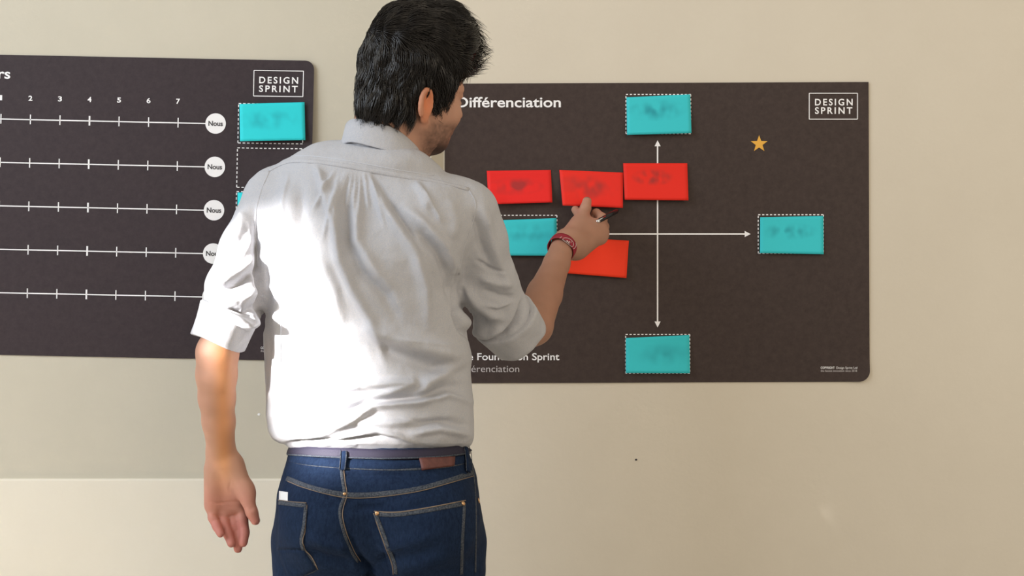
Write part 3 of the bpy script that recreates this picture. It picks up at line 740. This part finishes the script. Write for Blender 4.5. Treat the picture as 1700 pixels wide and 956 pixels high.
fd(9, -.006, (640, 330), (668, 370), (690, 400))
# back lower
fd(14, .012, (600, 540), (640, 555), (700, 575), (750, 590), (778, 588))
fd(12, -.009, (610, 570), (660, 590), (720, 610), (770, 612))
fd(9, .008, (775, 600), (740, 618), (710, 635), (695, 660), (690, 668))
fd(10, -.006, (770, 640), (735, 645), (708, 668))
fd(5, .010, (505, 727), (540, 718), (580, 702), (620, 675), (700, 668), (745, 655), (780, 668))
fd(6, -.009, (520, 712), (560, 692), (610, 664), (690, 660), (740, 646))
fd(7, .009, (450, 655), (520, 648), (590, 642), (650, 636), (684, 636), (640, 655), (560, 672))
fd(6, -.007, (455, 672), (540, 662), (610, 655))
fd(4, .008, (530, 738), (580, 724), (625, 716), (660, 722), (690, 735))
fd(4, -.009, (470, 738), (540, 732), (590, 728), (625, 722), (655, 730))
fd(7, .007, (530, 700), (580, 705), (640, 703), (710, 698))
fd(6, .007, (680, 720), (730, 712), (780, 722))
fd(6, -.006, (670, 708), (730, 700), (778, 706))
fd(8, .006, (460, 470), (462, 560), (462, 650))
fd(9, -.004, (475, 470), (477, 560), (480, 640))
fd(10, .005, (530, 420), (555, 480), (570, 540))
fd(12, .006, (480, 300), (478, 380), (470, 450))
fd(9, -.005, (500, 300), (500, 380), (498, 440))
fd(9, .005, (745, 330), (755, 370), (752, 400))
# sleeve / back seams
fd(5, -.013, (421, 345), (425, 400), (430, 460), (434, 500), (436, 545))
fd(5, -.012, (752, 430), (759, 470), (760, 505), (757, 522), (765, 545), (782, 562))
# left sleeve
fd(7, .008, (408, 345), (400, 385), (385, 410))
fd(8, .009, (426, 425), (400, 450), (372, 470), (352, 476))
fd(6, -.010, (428, 445), (400, 468), (365, 484), (345, 482))
fd(8, .010, (430, 480), (400, 500), (365, 503), (345, 495))
fd(6, -.009, (432, 505), (405, 520), (375, 512))
fd(9, .010, (434, 530), (412, 536), (390, 524), (370, 512))
fd(8, -.006, (400, 400), (385, 430), (372, 450))
fd(7, .007, (425, 390), (405, 420), (390, 440))
# right sleeve
fd(8, .007, (800, 340), (812, 390), (828, 440), (845, 480))
fd(6, -.006, (788, 350), (798, 400), (812, 440))
fd(8, .008, (768, 470), (790, 500), (815, 520), (838, 530))
fd(6, -.007, (764, 500), (788, 525), (815, 540))
fd(7, .008, (766, 520), (785, 548), (812, 555), (840, 545))
fd(5, -.008, (812, 562), (838, 555), (856, 538), (866, 515), (868, 498))
fd(7, .006, (795, 460), (825, 470), (850, 475))
fd(6, -.005, (800, 480), (830, 492), (855, 495))
fd(3, -.006, (343, 497), (362, 503), (380, 512), (398, 518), (418, 534))
fd(3, -.006, (810, 566), (832, 558), (850, 543), (862, 522), (867, 498))
fd(3, .004, (480, 290), (474, 340), (480, 400)); fd(3, .004, (530, 285), (540, 330), (556, 380)); fd(3, -.004, (620, 290), (650, 340), (690, 400), (705, 430))
fd(3, .004, (700, 312), (722, 350), (735, 372)); fd(3, .003, (655, 560), (700, 566), (760, 575)); fd(3, -.004, (560, 600), (600, 640), (650, 650))
fd(3, .004, (520, 700), (545, 690), (600, 686)); fd(3, -.004, (640, 690), (700, 700), (760, 696)); fd(3, .004, (450, 690), (480, 700), (530, 700))
fd(3, -.004, (790, 430), (812, 445), (835, 450)); fd(3, .004, (800, 500), (825, 508), (850, 500)); fd(3, -.004, (370, 455), (395, 448), (415, 430))
SV = strokes(SV, Sn, FOLDS)
nzs = vnoise(SV * [1, 1, .6], 22, 1) * .0022 + vnoise(SV, 55, 2) * .0009
SV = SV + Sn * nzs[:, None]
SV = SV + .4 * (nbr_avg(SV, SQ) - SV)
shirt = link('shirt', mesh_np('shirt', SV, SQ), M['shirt']); keep(shirt, person)
bvS = BVHTree.FromPolygons([tuple(v) for v in SV], [tuple(int(i) for i in q_) for q_ in SQ])
CAMP = Vector((0, -CAM_D, CAM_Z))
def cast(bvh, px, py, off=0.0):
    d = (Vector(P(px, py, 0)) - CAMP).normalized(); h = bvh.ray_cast(CAMP, d)
    if h[0] is None: return None
    n = h[1] if h[1].dot(d) < 0 else -h[1]
    return np.array(h[0] + n * off), np.array(n)
def seam(name, bvh, pts, r, m, parent, off=.0003, n=8, flat=.5, ribbon=None, label=None):
    """a stitched welt lying on the cloth"""
    pp = smoothpoly([np.array(p) for p in pts], n) if len(pts) > 2 else np.array([np.array(pts[0]) * (1 - t) + np.array(pts[1]) * t for t in np.linspace(0, 1, n * 2)])
    W = [cast(bvh, *p, off) for p in pp]; W = [w_ for w_ in W if w_]
    C = np.array([w_[0] for w_ in W]); Nn = np.array([w_[1] for w_ in W])
    for _ in range(2):
        C[1:-1] = .5 * C[1:-1] + .25 * (C[2:] + C[:-2]); Nn[1:-1] = .5 * Nn[1:-1] + .25 * (Nn[2:] + Nn[:-2])
    Nn /= np.linalg.norm(Nn, axis=1, keepdims=True); T = np.gradient(C, axis=0); T /= np.linalg.norm(T, axis=1, keepdims=True) + 1e-9
    B = np.cross(T, Nn); V_, F_ = [], []
    wd = r if ribbon is None else ribbon; prof = [(-1, -.6), (-.85, .45), (-.3, .75), (.3, .75), (.85, .45), (1, -.6)]
    for c_, b_, n_ in zip(C, B, Nn):
        for a, h in prof: V_.append(c_ + b_ * a * wd + n_ * h * r * flat * 2)
    k = len(prof)
    for i in range(len(C) - 1):
        for j in range(k): F_.append([i * k + j, i * k + (j + 1) % k, (i + 1) * k + (j + 1) % k, (i + 1) * k + j])
    F_.append(list(range(k))[::-1]); F_.append(list(range((len(C) - 1) * k, len(C) * k)))
    o = MB().add(V_, F_).build(name, m, None, True); keep2(o, parent)
    if label: o['label'] = label
    return o
YOKE = [(447, 283), (480, 268), (520, 268), (560, 273), (600, 280), (660, 291), (720, 300), (778, 314)]
seam('yoke_seam', bvS, YOKE, .0012, M['shirt'], shirt, .0004, 10, .5, .0042)
seam('yoke_stitching', bvS, [(x, y - 9) for x, y in YOKE[1:-1]], .0006, M['shirt_thread'], shirt, .0001, 10, .5, .0008)
seam('side_stitching', bvS, [(466, 330), (465, 420), (466, 520), (465, 600), (465, 690)], .0006, M['shirt_thread'], shirt, .0001, 10, .5, .0010)
seam('armhole_seam', bvS, [(447, 284), (432, 320), (424, 360), (425, 400), (428, 440)], .0009, M['shirt'], shirt, .0002, 8, .5, .0018)
seam('armhole_seam', bvS, [(778, 314), (790, 340), (782, 380), (768, 420), (762, 455)], .0009, M['shirt'], shirt, .0002, 8, .5, .0018)
def cuff(C0, C1, axis_up, r0, r1, th, squash=1.0, wob=.0015, name='cuff', n=72, seed=0, near_drop=0.0):
    C0, C1 = np.array(C0), np.array(C1); ax = C1 - C0; ln = np.linalg.norm(ax); ax /= ln
    u_ = np.cross(ax, [0, 1, 0]); u_ /= np.linalg.norm(u_); v_ = np.cross(ax, u_)
    prof = [(0, r0 - .004), (-.01, r0 + th * 1.3), (.05, r0 + th * 2.1), (.16, r0 + th * 1.8), (.5, (r0 + r1) / 2 + th * 1.3), (.85, r1 + th * 1.2), (.97, r1 + th * 1.1), (1, r1 + th * .5), (.97, r1 - th * .2), (.8, r1 - th * .4), (.3, (r0 + r1) / 2 - .003), (0.02, r0 - .006)]
    V_ = []; rg = np.random.default_rng(seed); ph = rg.random(4) * 6.28
    for i, (t, r) in enumerate(prof):
        for j in range(n):
            a = 2 * math.pi * j / n
            k = 1 + (wob * math.sin(3 * a + ph[0] + 3 * t) + wob * .6 * math.sin(5 * a + ph[1]) + wob * .4 * math.sin(9 * a + ph[2] + 5 * t)) / r0
            dd = ax * ln * t + ax * (.0025 * math.sin(2 * a + ph[3]) * (t > .5))
            V_.append(C0 + dd + r * k * (math.cos(a) * u_ + math.sin(a) * v_ * squash))
    F_ = [[i * n + j, i * n + (j + 1) % n, (i + 1) * n + (j + 1) % n, (i + 1) * n + j] for i in range(len(prof) - 1) for j in range(n)]
    o = MB().add(V_, F_).build(name, M['shirt'], None, True); keep2(o, shirt); return o
cuff(P(381, 512, -.587), P(361, 569, -.588), None, .0415, .0405, .0035, .95, seed=2)
cuff(P(838, 527, -.392), P(862, 561, -.352), None, .050, .047, .0035, .95, seed=5)

# collar: folded leaf round the neck
def collar():
    c = P(637, 243, -.505); n = 72; V_ = []
    roll = math.radians(19); X = np.array([math.cos(roll), 0, -math.sin(roll)]); 
    prof = [(-.030, .072, 0), (-.012, .067, 0), (.010, .0645, 0), (.0135, .0665, 0), (.0125, .0695, 0), (-.004, .0735, 1), (-.026, .0795, 1), (-.028, .0792, 1), (-.0275, .0765, 1), (-.004, .0700, 1), (.008, .067, 0)]
    for h, r, o_ in prof:
        for j in range(n):
            a = 2 * math.pi * j / n; sx, sy = math.cos(a), math.sin(a)     # sy<0: back
            up = -.024 * sy - .006                                              # higher at the back, dips to the front
            k = .96 if True else 1
            p = c + X * r * sx * k + np.array([0, 1, 0]) * r * sy * .90 + np.array([0, 0, 1]) * (h * (1 + .0 * sx) + up) + np.array([.0, 0, 0])
            p = p + np.array([0, 0, .0012 * math.sin(5 * a + 1)])
            V_.append(p)
    F_ = [[i * n + j, i * n + (j + 1) % n, (i + 1) * n + (j + 1) % n, (i + 1) * n + j] for i in range(len(prof) - 1) for j in range(n)]
    o = MB().add(V_, F_).build('collar', M['shirt'], None, True); keep2(o, shirt); return o
collar()

# ------------------------------------------------------------------ jeans
gj = Grid((P(440, 0, -.6)[0] - .01, -.70, .04), (P(812, 0, -.5)[0] + .02, -.33, P(0, 733, -.5)[2] + .01), .003)
jt = np.array([(744, 481, 777, -.594, -.40), (765, 477, 783, -.602, -.39), (790, 470, 791, -.612, -.385), (820, 463, 796, -.622, -.385), (860, 459, 800, -.628, -.39), (905, 459, 800, -.622, -.395), (935, 460, 799, -.61, -.40), (960, 461, 798, -.60, -.41)], float)
jz = np.array([P(0, p, -.5)[2] for p in jt[:, 0]])[::-1]
gj.add(*loft(jz, (((jt[:, 1] + jt[:, 2]) / 2 - 850) * sm)[::-1], ((jt[:, 2] - jt[:, 1]) / 2 * sm)[::-1], ((jt[:, 3] + jt[:, 4]) / 2)[::-1], ((jt[:, 4] - jt[:, 3]) / 2)[::-1], 2.3), k=.01)
gj.add(*ell(P(548, 872, -.575), (.072, .066, .072)), k=.035); gj.add(*ell(P(706, 872, -.575), (.078, .066, .072)), k=.035)
for sx, ox in ((546, -.302), (713, -.13)):
    hip = P(sx, 900, -.51)
    chain(gj, [(hip, .086), ((hip[0], -.51, .70), .082), ((hip[0] + (.004 if sx < 600 else -.004), -.50, .50), .066), ((hip[0], -.52, .28), .060), ((hip[0], -.53, .10), .056)], .02)
JV, JQ = nets(gj, 2); del gj.F; Jn = vnormals(JV, JQ)
JF = []
def jf(w_, a, *pts): JF.append((pts, w_, a))
jf(7, -.008, (592, 930), (610, 945), (620, 956)); jf(8, -.010, (575, 880), (590, 915), (612, 950), (618, 990))
jf(9, -.009, (503, 912), (540, 928), (590, 935)); jf(8, .006, (510, 890), (545, 905), (585, 912))
jf(8, -.008, (620, 940), (650, 925), (690, 918), (730, 905)); jf(8, .006, (630, 915), (670, 905), (720, 888))
jf(8, .006, (650, 950), (700, 935), (755, 915))
jf(6, .004, (480, 803), (530, 815), (570, 812)); jf(5, -.005, (560, 786), (600, 790), (650, 788), (690, 792))
jf(7, .004, (600, 835), (650, 838), (720, 826)); jf(6, -.004, (580, 845), (620, 840), (680, 834))
JV = strokes(JV, Jn, JF); JV = JV + Jn * (vnoise(JV, 25, 6) * .0018 + vnoise(JV, 60, 7) * .0008)[:, None]; JV = JV + .4 * (nbr_avg(JV, JQ) - JV)
jeans = link('jeans', mesh_np('jeans', JV, JQ), M['denim']); keep(jeans, person)
bvJ = BVHTree.FromPolygons([tuple(v_) for v_ in JV], [tuple(int(i) for i in q_) for q_ in JQ])
def patch(name, bvh, quad, m, parent, th=.002, nx=12, ny=10, label=None, off0=.0):
    """a cloth panel lying on the cloth below; quad px TL,TR,BR,BL"""
    TL, TR, BR, BL = [np.array(c, float) for c in quad]; A, Bk = [], []
    for j in range(ny + 1):
        for i in range(nx + 1):
            u_, v_ = i / nx, j / ny; q_ = (TL * (1 - u_) + TR * u_) * (1 - v_) + (BL * (1 - u_) + BR * u_) * v_
            c = cast(bvh, *q_); 
            if c is None:
                for k in range(1, 30):
                    c = cast(bvh, q_[0] + k * (1 if q_[0] < 620 else -1), q_[1])
                    if c: break
            A.append(c[0] + c[1] * (th + off0)); Bk.append(c[0] - c[1] * .002)
    V_ = A + Bk; n = len(A); w2 = nx + 1; F_ = []
    for j in range(ny):
        for i in range(nx):
            q_ = [j * w2 + i, j * w2 + i + 1, (j + 1) * w2 + i + 1, (j + 1) * w2 + i]; F_.append(q_[::-1]); F_.append([k + n for k in q_])
    rim = list(range(w2)) + [j * w2 + nx for j in range(1, ny + 1)] + [ny * w2 + i for i in range(nx - 1, -1, -1)] + [j * w2 for j in range(ny - 1, 0, -1)]
    for a, b in zip(rim, rim[1:] + rim[:1]): F_.append([a, b, b + n, a + n])
    o = MB().add(V_, F_).build(name, m, None, True); keep2(o, parent)
    if label: o['label'] = label
    return o
# back pockets
pk1 = patch('back_pocket', bvJ, [(462, 832), (509, 837), (504, 912), (461, 912)], M['denim'], jeans, .0022, 10, 12)
patch('back_pocket', bvJ, [(461, 911), (504, 911), (526, 944), (480, 968)], M['denim'], jeans, .0022, 8, 6)
pk2 = patch('back_pocket', bvJ, [(621, 851), (772, 833), (769, 985), (658, 985)], M['denim'], jeans, .0022, 16, 16)
def bvh_of(*objs):
    bpy.context.view_layer.update(); return world_bvh(objs)
bvJ2 = bvh_of(jeans, pk1, pk2)
sm_ = lambda name, pts, w_, m=M['denim_fade'], o=.0004, r=.0009, lab=None, par=jeans, n=8: seam(name, bvJ2, pts, r, m, par, o, n, .5, w_, lab)
# waistband, belt, yoke, seat seam
sm_('waistband_edge', [(478, 765), (520, 772), (571, 776), (640, 779), (700, 778), (750, 773), (784, 764)], .0022)
sm_('waistband', [(480, 760), (520, 766), (571, 770), (640, 772), (700, 770), (750, 766), (782, 759)], .0075, M['denim'], .001, .0014)
sm_('belt', [(481, 747), (520, 750), (571, 752), (640, 755), (700, 754), (750, 750), (779, 745)], .0085, M['belt'], .0022, .0016)
sm_('belt_edge', [(480, 755), (520, 758), (571, 760.5), (640, 762), (700, 760.5), (750, 757), (781, 752)], .0013, M['denim_fade'], .0036, .001)
sm_('yoke_seam', [(476, 794), (500, 803), (535, 814), (572, 821), (620, 821), (690, 812), (740, 799), (786, 784)], .0042, M['denim_fade'])
sm_('seat_seam', [(567, 780), (569, 800), (572, 822), (565, 842), (565, 860), (573, 890), (583, 915), (594, 932)], .0026)
sm_('seat_stitching', [(571, 780), (573, 800), (576, 822), (570, 842), (569, 860), (577, 890), (587, 914), (598, 932)], .0006, M['thread'], .0010, .0006)
sm_('yoke_stitching', [(478, 799), (500, 808), (535, 818), (572, 826), (620, 826), (690, 817), (740, 804), (786, 790)], .0006, M['thread'], .0010, .0006)
sm_('pocket_hem', [(463, 834), (485, 837), (509, 839)], .0035, M['denim_fade'], .0006)
sm_('pocket_hem', [(622, 853), (660, 854), (715, 846), (771, 836)], .0036, M['denim_fade'], .0006)
sm_('pocket_stitching', [(463, 830), (485, 833), (509, 835)], .0007, M['thread'], .0012, .0007)
sm_('pocket_stitching', [(621, 849), (660, 850), (715, 842), (772, 831)], .0009, M['thread'], .0012, .0008)
sm_('pocket_edge', [(508, 838), (504, 875), (500, 895), (503, 912), (514, 925), (524, 944), (505, 953)], .0030, M['denim_fade'], .0006)
sm_('pocket_stitching', [(510, 838), (507, 875), (503, 897), (506, 911), (518, 925), (528, 945)], .0007, M['thread'], .001, .0006)
sm_('pocket_edge', [(623, 853), (634, 880), (645, 910), (655, 935), (657, 952)], .0034, M['denim_fade'], .0006)
sm_('pocket_stitching', [(620, 852), (630, 880), (641, 910), (651, 936), (653, 953)], .0007, M['thread'], .001, .0006)
sm_('pocket_edge', [(771, 835), (769, 870), (767, 910), (766, 953)], .0030, M['denim_fade'], .0006)
sm_('side_seam', [(785, 775), (788, 805), (790, 840), (790, 890), (789, 950)], .0020, M['denim_fade'], .0004)
# belt loops
for lp_ in (((571, 743), (571.5, 762), (569, 781)), ((770, 740), (772, 760), (774, 784))):
    sm_('belt_loop', lp_, .0058, M['denim'], .0046, .0022, n=6)
    sm_('belt_loop_edge', [(x - 4.5, y) for x, y in lp_], .0007, M['denim_fade'], .0068, .0006, n=6)
    sm_('belt_loop_edge', [(x + 4.5, y) for x, y in lp_], .0007, M['denim_fade'], .0068, .0006, n=6)
patch('leather_patch', bvJ2, [(695, 761), (753, 759), (752, 774), (700, 781)], M['patch'], jeans, .0015, 10, 5, 'red-brown leather patch', .003)
def rivet(px, py, r=.0036):
    c, n = cast(bvJ2, px, py, .0014); n = n / np.linalg.norm(n)
    o = MB().add(*tube([c, c + n * .0012, c + n * .0018], [r, r * .9, r * .3], 16)).build('rivet', M['brass'], None, True); keep2(o, jeans)
rivet(768, 836); rivet(626, 852); rivet(793, 831, .0045); rivet(572, 820, .0028)
pp_ = patch('paper_slip', bvJ, [(464, 815), (478, 817), (477.5, 836), (463.5, 834)], M['paper'], person, .0008, 4, 5)
pp_.parent = None; pp_.matrix_parent_inverse = Matrix(); tag(pp_, 'white slip of paper sticking out of the left back jeans pocket', 'paper')

# shoes
for sx in (546, 713):
    hx = P(sx, 900, -.51)[0]; gsn = Grid((hx - .07, -.64, -.01), (hx + .07, -.30, .16), .004)
    gsn.add(*cone((hx, -.56, .045), (hx + .004, -.39, .035), .042, .036), k=.01); gsn.add(*cone((hx, -.535, .05), (hx, -.53, .11), .045, .045), k=.02)
    gsn.add(lambda X, Y, Z: Z - .002, gsn.lo, gsn.lo + gsn.h * gsn.n, 0.004, 's')
    v_, q_ = nets(gsn, 1); v_[:, 2] = np.maximum(v_[:, 2], .001); o = link('shoe', mesh_np('shoe', v_, q_), M['shoe']); keep(o, person)

# ------------------------------------------------------------------ wristband, ring, pen
def wrist_ring(name, c, ax, r, wd, th, m, parent, squash=.85, n=48):
    c = np.array(c); ax = np.array(ax, float); ax /= np.linalg.norm(ax); u_ = np.cross(ax, [0, 1, 0]); u_ /= np.linalg.norm(u_); v_ = np.cross(ax, u_)
    prof = [(-wd, r), (-wd, r + th), (-wd * .4, r + th * 1.3), (wd * .4, r + th * 1.3), (wd, r + th), (wd, r)]
    V_ = [c + ax * t + rr * (math.cos(2 * math.pi * j / n) * u_ + math.sin(2 * math.pi * j / n) * v_ * squash) for t, rr in prof for j in range(n)]; k = len(prof)
    F_ = [[i * n + j, i * n + (j + 1) % n, (i + 1) % k * n + (j + 1) % n, (i + 1) % k * n + j] for i in range(k) for j in range(n)]
    o = MB().add(V_, F_).build(name, m, None, True); keep2(o, parent); return o
wb_ax = P(948, 395, -.125) - P(922, 432, -.185)
wb = wrist_ring('wristband', P(933, 411, -.158), wb_ax, .0255, .0085, .0012, M['band'], person, 1.0)
wb['label'] = 'woven red wristband with a round badge print'
bvW = bvh_of(wb)
def onband(name, pts, r=.0005, m=M['bandprint'], closed=False):
    W = [cast(bvW, *p, .0004) for p in pts]; W = [a[0] for a in W if a]
    if len(W) < 3: return
    o = MB().add(*tube(W, r, 5, closed)).build(name, m, None, True); keep2(o, wb)
onband('badge_ring', [(942 + 10 * math.cos(a), 403 + 7.5 * math.sin(a) + 2.5 * math.cos(a)) for a in np.linspace(0, 2 * math.pi, 28)[:-1]], closed=True)
onband('badge_ring', [(942 + 14 * math.cos(a), 403.5 + 10.5 * math.sin(a) + 3 * math.cos(a)) for a in np.linspace(-.3, 1.7, 12)])
onband('badge_ring', [(942 + 14 * math.cos(a), 403 + 10.5 * math.sin(a) + 3 * math.cos(a)) for a in np.linspace(2.6, 4.0, 12)])
tv, tf = text_mesh('1969', 1, .02); tv[:, 0] -= (tv[:, 0].max() + tv[:, 0].min()) / 2; tv[:, 1] -= .35
tp = []; a = math.radians(14)
for x, y, _ in tv:
    x, y = -x * 6.6, y * 8.0; c = cast(bvW, 942 + x * math.cos(a) - y * math.sin(a), 402.5 + x * math.sin(a) + y * math.cos(a), .0006)
    tp.append(c[0] if c else (tp[-1] if tp else P(942, 402, -.19)))
o = MB().add(tp, tf).build('badge_lettering', M['bandprint']); keep2(o, wb)
ra_ = P(372, 866, -.507) - P(368, 843, -.496)
rg_ = wrist_ring('ring', P(369.5, 853, -.5015), ra_, .0089, .0022, .0008, M['gold'], person, 1.0, 32); rg_['label'] = 'thin gold ring on the hanging left hand'
pen = empty('pen', P(1008, 359, -.055)); tag(pen, 'short black pen with a silver end, held in the raised hand', 'pen')
a_, b_ = P(991.5, 368, -.096), P(1025, 350, -.045); d_ = (b_ - a_)
o = MB().add(*tube([a_ + d_ * .08, a_ + d_ * .1, a_ + d_ * .94, b_], [.0030, .0044, .0044, .003], 20)).build('barrel', M['pen'], None, True); keep(o, pen)
o = MB().add(*tube([a_ - d_ * .02, a_ + d_ * .06, a_ + d_ * .085], [.0028, .0040, .0040], 20)).build('end_cap', M['chrome'], None, True); keep(o, pen)
o = MB().add(*tube([a_ + d_ * .10 + [0, -.0048, .0015], a_ + d_ * .40 + [0, -.0052, .0015]], .0010, 8)).build('clip', M['chrome'], None, True); keep(o, pen)
